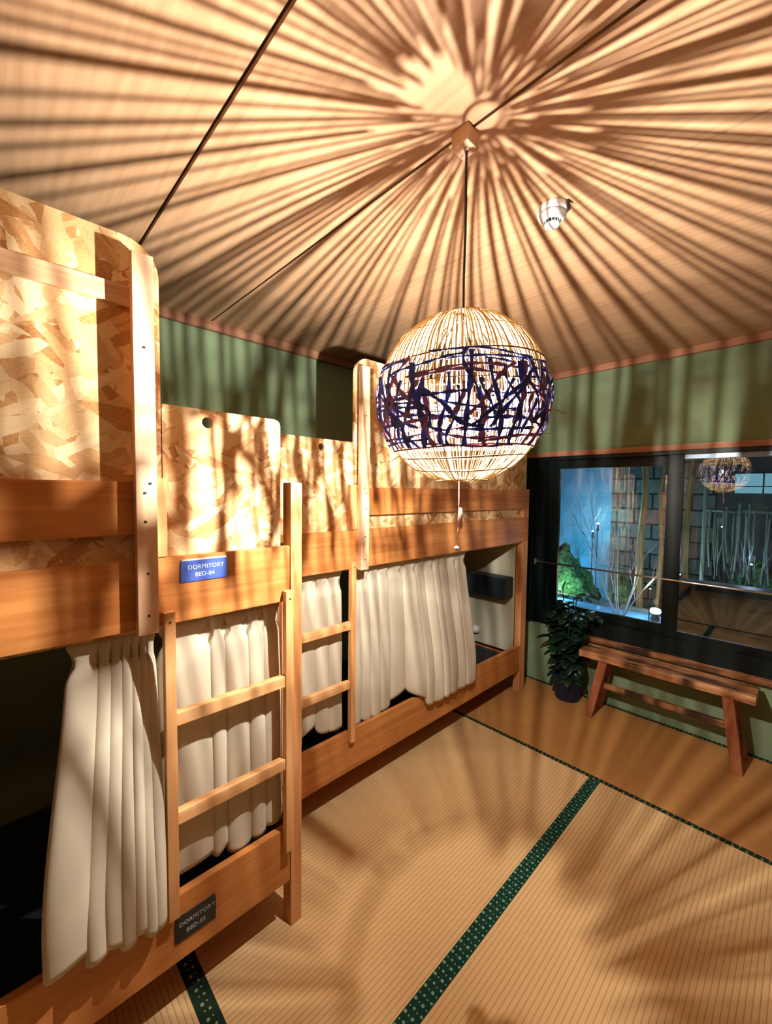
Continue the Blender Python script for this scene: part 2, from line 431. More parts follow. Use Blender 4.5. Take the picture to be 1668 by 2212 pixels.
def text_mesh(txt, size, name, mat, parent, loc, rot):
    cu = bpy.data.curves.new('tmp', 'FONT'); cu.body = txt; cu.size = size; cu.align_x = 'CENTER'; cu.align_y = 'CENTER'; cu.extrude = .0006
    cu.space_character = 1.05
    to = bpy.data.objects.new('tmp', cu); COL.objects.link(to)
    bpy.context.view_layer.update()
    me = bpy.data.meshes.new_from_object(to.evaluated_get(bpy.context.evaluated_depsgraph_get()))
    COL.objects.unlink(to); bpy.data.objects.remove(to)
    o = bpy.data.objects.new(name, me); COL.objects.link(o); me.materials.clear(); me.materials.append(mat)
    o.parent = parent; o.location = loc; o.rotation_euler = rot
    return o
M['plate_blue'] = plain('blue_name_plate', (.07, .13, .48), .35)
M['plate_black'] = plain('black_name_plate', (.018, .022, .025), .3)
M['letter'] = plain('white_lettering', (.75, .85, .88), .5)
M['letter2'] = plain('grey_lettering', (.42, .50, .50), .5)
def plate(y0, y1, z0, z1, mat, lm, l1, l2, label, rim):
    y0 -= P1; y1 -= P1
    pl = MB().prism([(a, b) for a, b in rounded(y0, y1, z0, z1, .006, .006, 3)], 'X', .0005, .0035).build('name_plate', mat, bunk1)
    pl['label'] = label
    if rim:
        MB().box(.0005, .0042, y0+.003, y1-.003, z1-.0005, z1+.004, .001).build('plate_rim', M['white'], pl)
    R = (math.pi/2, 0, math.pi/2); yc = (y0+y1)/2+.004; h = z1-z0
    text_mesh(l1, .0175, 'lettering', lm, pl, (.0036, yc, z0+h*.66), R)
    text_mesh(l2, .0175, 'lettering', lm, pl, (.0036, yc-.004, z0+h*.30), R)
plate(.392, .528, 1.328, 1.390, M['plate_blue'], M['letter'], 'DORMITORY', 'BED-04', 'blue plate lettered in white', True)
plate(.362, .482, .243, .322, M['plate_black'], M['letter2'], 'DORMITORY', 'BED-03', 'black plate lettered in grey', False)

# mattresses
def mattress(FX, ya, yb, z, label):
    o = MB().box(FX-DEP+.055, FX-.075, ya, yb, z, z+.10, .03).build('mattress', M['mattress'], smooth=True)
    tag(o, label, 'mattress', 'dark mattresses on the bunks')
mattress(F1, P1-BL+.10, P1-.055, .2105, 'dark mattress on the lower tier of the near bunk')
mattress(F2, P2+.055, P2+BL-.14, .2105, 'dark mattress on the lower tier of the far bunk')
mattress(F1, P1-BL+.10, P1-.055, 1.2415, 'dark mattress behind the upper rail of the near bunk')
mattress(F2, P2+.055, P2+BL-.10, 1.2415, 'dark mattress behind the upper rail of the far bunk')

# ------------------------------------------------------------------ curtains
def smooth01(t): t = max(0, min(1, t)); return t*t*(3-2*t)
def curtain(label, FX, yt, yb_, ztop, zbot, xt, xb, folds, amp, seed=1, nu=None, nv=46, omega=.35, group='cream curtains of the bunk beds'):
    """folds: list of fold boundaries in u (0..1); yt/yb_ : (y0,y1) at top and bottom; zbot, xb functions of u"""
    rnd = random.Random(seed); nf = len(folds)-1
    per = 18; us = []
    for i in range(nf):
        for k in range(per): us.append((folds[i]+(folds[i+1]-folds[i])*k/per, i, k/per))
    us.append((1.0, nf-1, 1.0))
    ph = [rnd.uniform(.8, 1.25) for _ in range(nf)]; lean = [rnd.uniform(-.3, .3) for _ in range(nf)]
    V = []; F = []
    for j in range(nv+1):
        v = j/nv
        for (u, i, t) in us:
            wv_ = (folds[i+1]-folds[i]); wt = wv_*abs(yt[1]-yt[0]); wb = wv_*abs(yb_[1]-yb_[0])
            e = smooth01(v*1.1)
            y = (yt[0]+(yt[1]-yt[0])*u)*(1-e)+(yb_[0]+(yb_[1]-yb_[0])*u)*e
            w_ = wt*(1-e)+wb*e
            pinch = math.exp(-((v-.075)/.035)**2)              # stitched pinch pleat near the header
            a = amp*ph[i]*(.55+.45*smooth01((v-.05)/.5))*(1-.75*pinch)
            prof = math.sin(math.pi*t)**.8 if 0 < t < 1 else 0
            prof = prof*2-1
            x = a*prof
            sx = math.sin(2*math.pi*t)
            y += -sx*w_*omega*.25*(1-.5*pinch) + lean[i]*w_*.25*v*math.sin(math.pi*t)
            # pinch pulls the bulge together
            y += (.5-t)*w_*.62*pinch*(1 if prof > -.2 else .4)
            x += (xt*(1-e)+xb(u)*e)
            x += .003*math.sin(9*v+i*2.1+3*t)*v
            z = ztop+(zbot(u)-ztop)*v - .006*v*prof
            V.append((FX+x, y, z))
    n = len(us)
    for j in range(nv):
        for k in range(n-1): F.append([j*n+k, j*n+k+1, (j+1)*n+k+1, (j+1)*n+k])
    o = mesh_from('curtain', V, F, M['curtain'], None, True)
    md = o.modifiers.new('thickness', 'SOLIDIFY'); md.thickness = .0022; md.offset = 0
    tag(o, label, 'curtain', group)
    return o
curtain('cream curtain drawn into tight pleats, hanging over the lower rail of the near bunk', F1, (.140, .334), (.072, .330),
        1.20, lambda u: .43-.06*u-.015*math.sin(23*u), -.056, lambda u: .026, [0, .30, .45, .58, .70, .80, .90, 1.0], .024, 3, omega=1.5)
curtain('cream curtain with wide folds behind the ladder of the near bunk', F1, (.346, .742), (.346, .742),
        1.20, lambda u: .405+.02*math.sin(7*u)+(.05*smooth01((u-.42)/.06)*smooth01((.5-u)/.06)), -.064, lambda u: -.055, [0, .38, .50, .70, .84, 1.0], .020, 5, omega=.9)
curtain('cream curtain panel behind the ladder of the far bunk', F2, (.885, 1.262), (.885, 1.262),
        1.20, lambda u: .405+.07*math.exp(-((u-.52)/.13)**2), -.064, lambda u: -.055, [0, .22, .36, .58, .78, 1.0], .017, 8, omega=.9)
curtain('wide cream curtain across the lower tier of the far bunk, hem draped over the rail', F2, (1.325, 2.325), (1.325, 2.35),
        1.20, lambda u: .385+.075*math.exp(-((u-.36)/.08)**2)-.055*smooth01((u-.42)/.12), -.064,
        lambda u: -.045+.068*smooth01((u-.36)/.14), [0, .06, .12, .19, .27, .38, .50, .57, .66, .72, .80, .89, 1.0], .018, 11, omega=.8)

# things inside the far bunk's lower tier
shelf = MB().box(-1.985, -1.628, 2.85, 2.994, .76, .93, .02).build('storage_box', M['blackcloth'], smooth=False)
tag(shelf, 'black box mounted inside the far bunk near its end post', 'storage box')
rl = empty('reading_lamp', (-1.955, 2.994, .43), 'small round white lamp inside the far bunk beside the curtain edge', 'lamp')
b_ = MB().lathe([(.012, 0), (.03, .006), (.036, .022), (.03, .04), (.014, .05)], n=20).build('lamp_head', M['white'], rl, True); b_.rotation_euler = (math.pi/2, 0, 0); b_.location = (0, -.004, 0)

# ------------------------------------------------------------------ pendant lamp
LC = Vector((-.687, .947, 1.852)); LR = .2285
lamp = empty('pendant_lamp', LC, 'round woven rattan pendant lamp with dark cloth band, lit, hanging from the ceiling', 'pendant lamp')
M['rattan'] = NT('rattan_sticks').bsdf((.56, .40, .20), .6, .2, transl=.16)
M['hoop'] = plain('rattan_hoop', (.30, .15, .06), .6, .2)
M['weave'] = NT('indigo_cloth_strips').bsdf((.06, .08, .30), .75, .15, transl=.08)
M['weave2'] = NT('plum_cloth_strips').bsdf((.30, .14, .24), .75, .15, transl=.07)
TILT = Matrix.Rotation(math.radians(4), 4, Vector((1, .2, 0)))
HOLE = rt*-.048-fw*.030; HOLE.z = 0
cage = MB(); rnd = random.Random(4)
a = 0; angs = []
while a < 2*math.pi:
    angs.append(a); a += rnd.choice((.030, .044, .050, .056, .062, .075))
top_lat, bot_lat = math.radians(86), math.radians(-72)
for k, a in enumerate(angs):
    r_ = rnd.uniform(.0014, .0027); lt = (top_lat-rnd.uniform(0, .03)) if k % 4 == 2 else math.radians(rnd.uniform(79, 83) if k % 4 == 0 else (rnd.uniform(74, 79) if k % 4 == 1 else rnd.uniform(64, 73)))
    # sticks that would cross the opening left of the hook stop at its rim
    for q in range(40):
        la = lt-q*.02; pv = Vector((LR*math.cos(la)*math.cos(a), LR*math.cos(la)*math.sin(a), 0))
        if (pv-HOLE).length < .024: lt = la-.02
    pts = []; wob = rnd.uniform(-.02, .02); jb = rnd.choice((0, rnd.uniform(0, .08)))+.04+.09*(math.cos(a)*rt.x+math.sin(a)*rt.y)-.03*(math.cos(a)*fw.x+math.sin(a)*fw.y)
    for i in range(19):
        la = lt+(bot_lat-jb-lt)*i/18
        R = LR*(1+.004*math.sin(i+k)); aa = a+wob*math.sin(i*.35)
        pts.append(TILT @ Vector((R*math.cos(la)*math.cos(aa), R*math.cos(la)*math.sin(aa), R*math.sin(la))))
    cage.tube(pts, r_, 5, rs=[r_*(1-.38*smooth01((i-7)/7)) for i in range(19)])
cg = cage.build('rattan_cage', M['rattan'], lamp, True)
hoops = MB()
for la_d, rr in ((86, .0022), (60, .0009), (44, .0011), (21, .0022), (4, .0012), (-14, .0012), (-35, .0026), (-43, .0020), (-56, .0018), (-72, .0018)):
    la = math.radians(la_d); R = LR*1.006
    pts = [TILT @ Vector((R*math.cos(la)*math.cos(t), R*math.cos(la)*math.sin(t), R*math.sin(la)+.003*math.sin(2*t+la_d))) for t in [2*math.pi*q/64 for q in range(65)]]
    hoops.tube(pts, rr, 6, cap=False)
hoops.build('hoop', M['hoop'], lamp, True)
# woven band: flat cloth strips running round, up and down and askew
def ribbon(mb, la0, az0, la1, az1, width, R, bend, n=14):
    b = len(mb.v); pts = []
    for i in range(n+1):
        t = i/n; la = la0+(la1-la0)*t+bend*math.sin(math.pi*t); az = az0+(az1-az0)*t+bend*.8*math.sin(2*math.pi*t)
        rr = R*(1+.012*math.sin(t*9+az0*7))
        pts.append(Vector((rr*math.cos(la)*math.cos(az), rr*math.cos(la)*math.sin(az), rr*math.sin(la))))
    for i, p in enumerate(pts):
        d = (pts[min(i+1, n)]-pts[max(i-1, 0)]).normalized(); nrm = p.normalized(); w_ = d.cross(nrm).normalized()
        ww = width*(.8+.35*math.sin(i*1.3+az0*5))/2
        for q in (w_*ww+nrm*.0012, -w_*ww+nrm*.0012, -w_*ww-nrm*.0012, w_*ww-nrm*.0012):
            mb.v.append(TILT @ (p+q))
    for i in range(n):
        for k in range(4): mb.f.append([b+i*4+k, b+i*4+(k+1) % 4, b+(i+1)*4+(k+1) % 4, b+(i+1)*4+k])
    mb.f.append([b+3, b+2, b+1, b]); mb.f.append([b+n*4+k for k in range(4)])
wa, wb = MB(), MB(); D = math.radians
LO, HI = -35, 21
cl_ = lambda x: max(D(LO), min(D(HI), x))
for i in range(20):
    la = D(LO+1+i*(HI-LO-2)/19); az = rnd.uniform(0, 6.28)
    for q in range(3 if i % 2 else 2):
        ln = rnd.uniform(.7, 1.5)
        ribbon(wa if (i+q) % 3 else wb, cl_(la+D(rnd.uniform(-2, 2))), az, cl_(la+D(rnd.uniform(-6, 6))), az+ln, rnd.uniform(.0045, .0095), LR*rnd.choice((1.006, 1.012, 1.02)), D(rnd.uniform(-3, 3)), 22)
        az += rnd.uniform(1.7, 2.6)
for i in range(64):
    az = 2*math.pi*i/64+rnd.uniform(-.05, .05)
    la0 = D(rnd.uniform(LO, -15)); la1 = D(rnd.uniform(0, HI))
    if i % 2: la0, la1 = D(LO), D(rnd.uniform(-5, HI))
    ribbon(wa if i % 3 else wb, la0, az, la1, az+D(rnd.uniform(-12, 12)), rnd.uniform(.008, .017), LR*1.016, D(rnd.uniform(-4, 4)))
for i in range(46):
    az = rnd.uniform(0, 6.28); s_ = rnd.choice((-1, 1))
    ribbon(wa if i % 4 else wb, D(rnd.uniform(LO, -10)), az, D(rnd.uniform(-8, HI)), az+s_*D(rnd.uniform(10, 40)), rnd.uniform(.007, .013), LR*1.024, D(rnd.uniform(-5, 5)))
wa.build('woven_band', M['weave'], lamp); wb.build('woven_band', M['weave2'], lamp)
# loose twig ends sticking out
for pts, r_ in (([rt*.225+Vector((0, 0, -.03)), rt*.25+Vector((0, 0, -.02)), rt*.285+Vector((0, 0, -.032))], .0012),
                ([rt*.21+Vector((0, 0, -.09)), rt*.255+Vector((0, 0, -.088))], .001),
                ([rt*-.15-fw*.10+Vector((0, 0, -.155)), rt*-.19-fw*.10+Vector((0, 0, -.180)), rt*-.22-fw*.10+Vector((0, 0, -.186))], .001)):
    MB().tube(pts, r_, 5).build('loose_twig', M['hoop'], lamp)
# hook ring on top
ring = MB(); rc = rt*-.022+Vector((0, 0, .2405))
ring.tube([rc+(rt*math.cos(t)+Vector((0, 0, 1))*math.sin(t))*.008 for t in [2*math.pi*q/20 for q in range(21)]], .0014, 5, cap=False)
ring.tube([rc-Vector((0, 0, .009)), rc-Vector((0, 0, .02))-rt*.012, rc-Vector((0, 0, .032))-rt*.045], .0013, 5)
ring.build('hook_ring', M['hoop'], lamp, True)
# cord, block, socket
top_z = 2.517-LC.z
cd = MB().tube([(0, 0, .10), (.0005, 0, .24), (-.001, .0005, .33), (.0025, -.001, .45), (.0005, 0, .56), (0, 0, top_z)], .0034, 8).build('cord', M['cord'], lamp, True)
blk = MB(); blk.box(-.026, .026, -.026, .026, 0, .046, .004).build('ceiling_block', M['pine'], lamp).location = (-.005, 0, ZC-.0455-LC.z)
MB().lathe([(.007, 0), (.007, .006)], n=12).build('cord_grommet', M['metal'], lamp).location = (0, 0, ZC-.052-LC.z)
BO = rt*-.030+Vector((0, 0, -.012))
BD = (rt*.75-fw*.60+Vector((0, 0, .10))).normalized()          # the bulb lies on its side
BM = BD.to_track_quat('Z', 'Y').to_matrix().to_4x4(); BM.translation = BO
def laid(mb):
    mb.v = [BM @ Vector(v) for v in mb.v]; return mb
MB().tube([(0, 0, .12), rt*.03-fw*.01+Vector((0, 0, .11)), BM @ Vector((0, 0, .13)), BM @ Vector((0, 0, .10))], .003, 8).build('lamp_wire', M['cord'], lamp, True)
laid(MB().lathe([(.012, .035), (.0145, .04), (.0145, .072), (.006, .10)], n=20)).build('socket', M['white'], lamp, True)
tb = NT('frosted_bulb_glass'); em = tb.n('ShaderNodeEmission'); em.inputs[0].default_value = (1, .95, .86, 1); em.inputs[1].default_value = 14
trn = tb.n('ShaderNodeBsdfTransparent'); mx = tb.n('ShaderNodeMixShader'); mx.inputs[0].default_value = .12
tb.l(trn.outputs[0], mx.inputs[1]); tb.l(em.outputs[0], mx.inputs[2]); tb.l(mx.outputs[0], tb.out.inputs[0])
laid(MB().lathe([(.004, -.034), (.018, -.030), (.028, -.018), (.0315, -.002), (.029, .012), (.021, .026), (.0125, .036)], n=28)).build('bulb', tb.m, lamp, True)
FR, FH = .0030, .036                                             # upright glowing filament inside the bulb
MB().tube([BO-Vector((0, 0, FH/2)), BO+Vector((0, 0, FH/2))], FR, 12).build('filament', emitter('glowing_filament', LAMP_COL, LAMP_W/(math.pi*2*math.pi*FR*FH)), lamp)
# pull cord
pc = MB(); pc.tube([(-.003, 0, -.218), (-.001, 0, -.30), (0, 0, -.345)], .0014, 6)
pc.tube([(0, 0, -.345), (-.005, 0, -.37), (-.006, 0, -.408)], .0008, 5)
pl_ = pc.build('pull_cord', M['string'], lamp, True)
MB().lathe([(.003, -.004), (.0065, .002), (.007, .025), (.0055, .05), (.002, .056)], c=(.004, 0, -.352), n=14).build('pull_toggle', M['string'], lamp, True)
MB().lathe([(.003, 0), (.007, .003), (.0075, .009), (.003, .013)], c=(-.006, 0, -.418), n=12).build('pull_bead', M['white'], lamp, True)

# ------------------------------------------------------------------ smoke detector
sdx, sdy = -.655, 1.395
sd = empty('smoke_detector', (sdx, sdy, ZC), 'round white smoke detector fixed to the ceiling boards', 'smoke detector')
MB().lathe([(.047, 0), (.049, -.004), (.049, -.020), (.046, -.024)], n=36).build('base_plate', M['white'], sd, True)
MB().lathe([(.044, -.0242), (.044, -.034), (.034, -.046), (.030, -.047)], n=36).build('body', M['white'], sd, True)
vt = MB().lathe([(.0245, -.0472), (.0245, -.056)], n=24).build('vent', M['black'], sd)
MB().lathe([(.024, -.0562), (.025, -.059), (.022, -.063), (.010, -.065)], n=28).build('cap', M['white'], sd, True)
fins = MB()
for k in range(16):
    t = 2*math.pi*k/16; fins.tube([(.0262*math.cos(t), .0262*math.sin(t), -.0472), (.0262*math.cos(t), .0262*math.sin(t), -.0565)], .0011, 4)
fins.build('vent_fin', M['white'], sd)
MB().box(.050, .055, -.004, .010, -.030, 0, .001).build('side_clip', M['cord'], sd)

# ------------------------------------------------------------------ window
win = tag(bpy.data.objects.new('window_1', None), kind='structure'); COL.objects.link(win); win.location = (WX0, YB, WZ0)
W0 = Vector(win.location)
def wbox(name, x0, x1, y0, y1, z0, z1, mat, parent=None, bev=.002):
    mb = MB().box(x0, x1, y0, y1, z0, z1, bev); mb.v = [Vector(v)-W0 for v in mb.v]
    return mb.build(name, mat, parent or win)
def multi(name, boxes, mat, parent):
    mb = MB()
    for b in boxes: mb.box(*b, .0015)
    mb.v = [Vector(v)-W0 for v in mb.v]; return mb.build(name, mat, parent)
multi('window_frame', [(WX0, WX0+.085, YB-.012, YB+.11, WZ0, WZ1), (WX1-.05, WX1, YB-.012, YB+.11, WZ0, WZ1),
      (WX0+.086, WX1-.051, YB-.012, YB+.11, WZ1-.028, WZ1), (WX0+.086, WX1-.051, YB-.012, YB+.11, WZ0, WZ0+.11),
      (WX0+.01, WX0+.03, YB-.022, YB-.0121, WZ0, WZ1), (WX0+.06, WX0+.066, YB-.02, YB-.0121, WZ0, WZ1)], M['alu'], win)
gt = NT('window_glass'); fr = gt.n('ShaderNodeFresnel'); fr.inputs[0].default_value = 1.85
gl = gt.n('ShaderNodeBsdfGlossy'); gl.inputs['Roughness'].default_value = .0; gl.inputs[0].default_value = (1, 1, 1, 1)
tr = gt.n('ShaderNodeBsdfTransparent'); tr.inputs[0].default_value = (.88, .95, .95, 1); mx = gt.n('ShaderNodeMixShader')
gt.l(fr.outputs[0], mx.inputs[0]); gt.l(tr.outputs[0], mx.inputs[1]); gt.l(gl.outputs[0], mx.inputs[2]); gt.l(mx.outputs[0], gt.out.inputs[0])
M['glass'] = gt.m
def sash(x0, x1, y, topmat, gx0, gx1, gz0, gz1):
    z0, z1 = WZ0+.1105, WZ1-.0285
    s = multi('sash', [(x0, gx0, y, y+.03, z0, z1), (gx1, x1, y, y+.03, z0, z1), (gx0, gx1, y, y+.03, z0, gz0)], M['alu'], win)
    mb = MB().box(gx0, gx1, y, y+.03, gz1, z1, .002); mb.v = [Vector(v)-W0 for v in mb.v]; mb.build('sash_top_rail', topmat, s)
    mb = MB().box(gx0, gx1, y+.012, y+.015, gz0, gz1); mb.v = [Vector(v)-W0 for v in mb.v]; mb.build('glass', M['glass'], s)
    return s
sash(WX0+.0855, -.665, YB+.055, M['alu'], -1.462, -.712, .678, 1.797)
sash(-.70, WX1-.0505, YB+.015, M['alu2'], -.612, .44, .662, 1.835)
# safety bar
bar = empty('window_bar', (-1.60, YB-.035, 1.022), 'thin metal safety bar running across the window', 'metal bar')
MB().tube([(0, 0, 0), (2.1, 0, -.008)], .0068, 10).build('bar', M['metal'], bar, True)
MB().box(-.018, 0, -.006, .035, -.016, .016, .002).box(-.018, -.008, -.010, -.004, -.028, .028, .002).build('bracket', M['metal'], bar)

# ------------------------------------------------------------------ bench
bn = empty('bench', (-.655, 3.17, 0), 'rustic wooden bench with splayed legs below the window', 'bench')
ZS0, ZS1 = .415, .462
st = MB(); N = 24
# seat slab with slightly wavy edges
x0s, x1s, y0s, y1s = -1.138+.655, -.172+.655, 3.068-3.17, 3.268-3.17
vv = []; ff = []
for i in range(N+1):
    t = i/N; x = x0s+(x1s-x0s)*t
    wf = .004*math.sin(t*9)+.002*math.sin(t*31); wbk = .006*math.sin(t*7+2)
    vv += [(x, y0s+wf, ZS0), (x, y1s+wbk, ZS0), (x, y1s+wbk, ZS1+.002*math.sin(t*5)), (x, y0s+wf, ZS1+.0015*math.sin(t*13))]
for i in range(N):
    for k in range(4): ff.append([i*4+k, i*4+(k+1) % 4, (i+1)*4+(k+1) % 4, (i+1)*4+k])
ff.append([0, 1, 2, 3]); ff.append([N*4+3, N*4+2, N*4+1, N*4])
seat = mesh_from('seat', vv, ff, M['bench'], bn)
md = seat.modifiers.new('soften', 'BEVEL'); md.width = .004; md.segments = 2; md.limit_method = 'ANGLE'
def leg(xt0, xb0, yt, yb_, w_=.055, dpt=.045):
    mb = MB(); X = lambda x: x+.655; Yy = lambda y: y-3.17
    mb.hull8([(X(xb0), Yy(yb_), 0), (X(xb0+w_), Yy(yb_), 0), (X(xb0+w_), Yy(yb_+dpt), 0), (X(xb0), Yy(yb_+dpt), 0)],
             [(X(xt0), Yy(yt), ZS0), (X(xt0+w_), Yy(yt), ZS0), (X(xt0+w_), Yy(yt+dpt), ZS0), (X(xt0), Yy(yt+dpt), ZS0)])
    o = mb.build('leg', M['bench_leg'], bn); md = o.modifiers.new('soften', 'BEVEL'); md.width = .003; md.segments = 2
leg(-1.005, -1.085, 3.082, 3.048); leg(-1.005, -1.085, 3.212, 3.246)
leg(-.325, -.262, 3.082, 3.040); leg(-.325, -.262, 3.212, 3.246)
MB().box(-1.055+.655, -.235+.655, 3.155-3.17, 3.178-3.17, .195, .235, .003).build('stretcher', M['bench'], bn)
for xa in (-1.035, -.30):
    MB().box(xa+.655, xa+.03+.655, 3.09-3.17, 3.25-3.17, .185, .245, .003).build('cross_rail', M['bench_leg'], bn)

# ------------------------------------------------------------------ potted plant
PC = Vector((-1.268, 3.212, 0))
pp = empty('potted_plant', PC, 'dark glossy leafed plant in a ribbed navy pot beside the bench', 'plant')
M['pot'] = plain('navy_ribbed_pot', (.012, .016, .045), .35)
M['leaf'] = NT('dark_glossy_leaf').bsdf((.012, .035, .018), .28, .5, transl=.1)
M['leaf2'] = NT('fresh_green_leaf').bsdf((.08, .24, .10), .35, .5, transl=.2)
pot = MB(); nn = 72; prof = [(.075, 0), (.086, .01), (.098, .12), (.104, .185), (.108, .19), (.108, .205), (.098, .205), (.095, .17)]
for (r, z) in prof:
    for k in range(nn):
        t = 2*math.pi*k/nn; rr = r+(.0018 if (k % 3 and .005 < z < .18) else 0)
        pot.v.append(Vector((rr*math.cos(t), rr*math.sin(t), z)))
for i in range(len(prof)-1):
    for k in range(nn): pot.f.append([i*nn+k, i*nn+(k+1) % nn, (i+1)*nn+(k+1) % nn, (i+1)*nn+k])
pot.f.append(list(range(nn))[::-1]); pot.f.append([(len(prof)-1)*nn+k for k in range(nn)])
pot.build('pot', M['pot'], pp)
rnd = random.Random(12)
def leaf(mb, base, dirv, L, W, droop):
    dirv = dirv.normalized(); side = dirv.cross(Vector((0, 0, 1)))
    if side.length < .05: side = Vector((1, 0, 0))
    side.normalize(); n = 8; b = len(mb.v); p = base.copy(); dd = dirv.copy()
    for i in range(n+1):
        t = i/n; wv_ = W*math.sin(math.pi*min(1, t*.93+.05))**.8
        nrm = side.cross(dd).normalized()
        mb.v += [p-side*wv_+nrm*wv_*.35, p.copy(), p+side*wv_+nrm*wv_*.35]
        p = p+dd*(L/n); dd = (dd+Vector((0, 0, -droop/n))).normalized()
    for i in range(n):
        mb.f.append([b+i*3, b+i*3+1, b+i*3+4, b+i*3+3]); mb.f.append([b+i*3+1, b+i*3+2, b+i*3+5, b+i*3+4])
lv, stm = MB(), MB()
for i in range(15):
    a = 2*math.pi*i/15+rnd.uniform(-.2, .2); lean = rnd.uniform(.03, .17); h = rnd.uniform(.30, .64)
    p0 = Vector((.03*math.cos(a), .03*math.sin(a), .165)); p1 = Vector((lean*.6*math.cos(a), min(.03, lean*.5*math.sin(a)), .2+h*.5)); p2 = Vector((lean*1.2*math.cos(a), min(.05, lean*math.sin(a)), .2+h))
    stm.tube([p0, p1, p2], .004, 6)
    for k in range(11):
        t = .04+.94*k/10; q = p0.lerp(p1, t*2) if t < .5 else p1.lerp(p2, t*2-1)
        az = a+k*2.4+rnd.uniform(-.3, .3); dv = Vector((math.cos(az), math.sin(az), rnd.uniform(.0, .6)))
        L_ = rnd.uniform(.10, .17)
        if q.y+dv.normalized().y*L_ > .095: dv.y = -abs(dv.y)
        if q.x+dv.normalized().x*L_ < -.235: dv.x = abs(dv.x)
        if q.z < .62 and q.x+dv.normalized().x*L_ > .16: dv.x = -abs(dv.x)
        leaf(lv, q, dv, L_, rnd.uniform(.028, .045), rnd.uniform(.5, 1.6))
stm.build('stem', M['leaf'], pp, True)
lo_ = lv.build('leaves', M['leaf'], pp, True)
md = lo_.modifiers.new('thickness', 'SOLIDIFY'); md.thickness = .0012
fl = MB(); leaf(fl, Vector((-.06, .0, .84)), Vector((.25, 0, .9)), .09, .02, .1)
f_ = fl.build('young_leaf', M['leaf2'], pp, True); f_['label'] = 'bright green young leaf'
f_.modifiers.new('thickness', 'SOLIDIFY').thickness = .0012
stm2 = MB().tube([(0, 0, .18), (-.04, 0, .6), (-.06, 0, .845)], .003, 6).build('stem', M['leaf'], pp, True)

# ------------------------------------------------------------------ night garden outside the window
GY = YB+.13
def ext_ground():
    t = NT('night_garden_ground'); n = t.noise(t.coord(), 9, 5, .65)
    c = t.ramp(n, [(.3, (.02, .03, .03)), (.7, (.16, .19, .19))]); return t.bsdf(c, .7, .3, bump=n, bstr=.6, bdist=.03)
struct('terrace_ground', MB().box(-6, 5, GY, 9.5, -.12, -.02), ext_ground())
def panel_boards():
    t = NT('blue_lit_boards'); br = t.n('ShaderNodeTexBrick')  # blue of the garden lighting is put into the board colour
    br.inputs['Color1'].default_value = (.13, .36, .48, 1); br.inputs['Color2'].default_value = (.16, .42, .54, 1); br.inputs['Mortar'].default_value = (.13, .34, .46, 1)
    br.inputs['Scale'].default_value = 1; br.inputs['Mortar Size'].default_value = .008; br.inputs['Brick Width'].default_value = .9; br.inputs['Row Height'].default_value = .22
    t.l(t.coord((1, 1, 1), (math.pi/2, 0, 0)), br.inputs['Vector']); return t.bsdf(br.outputs[0], .6, .3)
def stone():
    t = NT('grey_stone_blocks'); br = t.n('ShaderNodeTexBrick')
    br.inputs['Color1'].default_value = (.20, .21, .17, 1); br.inputs['Color2'].default_value = (.12, .13, .11, 1); br.inputs['Mortar'].default_value = (.02, .025, .025, 1)
    br.inputs['Scale'].default_value = 1; br.inputs['Mortar Size'].default_value = .012; br.inputs['Brick Width'].default_value = .42; br.inputs['Row Height'].default_value = .2
    t.l(t.coord((1, 1, 1), (math.pi/2, 0, 0)), br.inputs['Vector'])
    n = t.noise(t.coord(), 14, 4, .7)
    c = t.mix(.7, br.outputs[0], t.ramp(n, [(.3, (.4, .4, .4)), (.7, (1.0, 1, 1))]), 'MULTIPLY')
    return t.bsdf(c, .85, .2, bump=n, bstr=.4, bdist=.02)
fw_ = tag(MB().box(-4.2, -1.98, 6.45, 6.53, -.02, 2.7).build('garden_fence', panel_boards()), 'blue lit board fence at the left behind the window glass', 'fence')
sw = tag(MB().box(-1.97, -.82, 6.3, 6.45, -.02, 2.6).build('stone_wall', stone()), 'grey stone block wall seen through the left window pane', 'stone wall')
dk = tag(MB().box(-.80, 3.5, 6.2, 6.3, -.02, 2.9).build('garden_wall', plain('dark_plaster', (.035, .045, .04), .8)), 'dark wall of the house across the garden', 'wall')
# lit window of the house across
hw = empty('house_window', (-.42, 6.19, 1.72), 'pale blue lit window in the dark wall across the garden', 'window')
MB().box(-.22, .9, -.01, 0, -.10, .12).build('lit_pane', emitter('lit_window_pane', (.35, .75, .95), .55), hw)
gb = MB()
for x in (-.22, .03, .28, .53, .78): gb.box(x-.007, x+.007, -.022, -.0105, -.11, .13)
gb.box(-.23, .9, -.022, -.0105, -.03, -.018)
gb.build('window_grille', M['alu'], hw)
# split bamboo posts
M['barkwood'] = wood('ochre_split_timber', (.10, .06, .02), (.42, .25, .09), (.66, .44, .18), 'Z', 1.2, .6, streak=20)
def timber(pts, r, label):
    pts = [Vector(p) for p in pts]; b = pts[0].copy()
    mb = MB().tube([p-b for p in pts], r, 9, rs=[r*(1+.15*math.sin(i*2.1)) for i in range(len(pts))])
    o = mb.build('timber_post', M['barkwood']); o.location = b; tag(o, label, 'post', 'ochre timber posts in the garden')
timber([(-1.44, 5.8, -.02), (-1.47, 5.8, .9), (-1.43, 5.8, 1.6), (-1.46, 5.8, 2.3)], .04, 'ochre timber post left of the window mullion')
timber([(-1.27, 5.8, -.02), (-1.24, 5.8, .9), (-1.28, 5.8, 1.6), (-1.22, 5.8, 2.3)], .022, 'thin pale pole just left of the window mullion')
timber([(-.93, 4.8, -.02), (-.93, 4.8, 1.2), (-.92, 4.8, 1.5), (-.95, 4.8, 1.88)], .045, 'ochre timber post with forked top, right of the mullion')
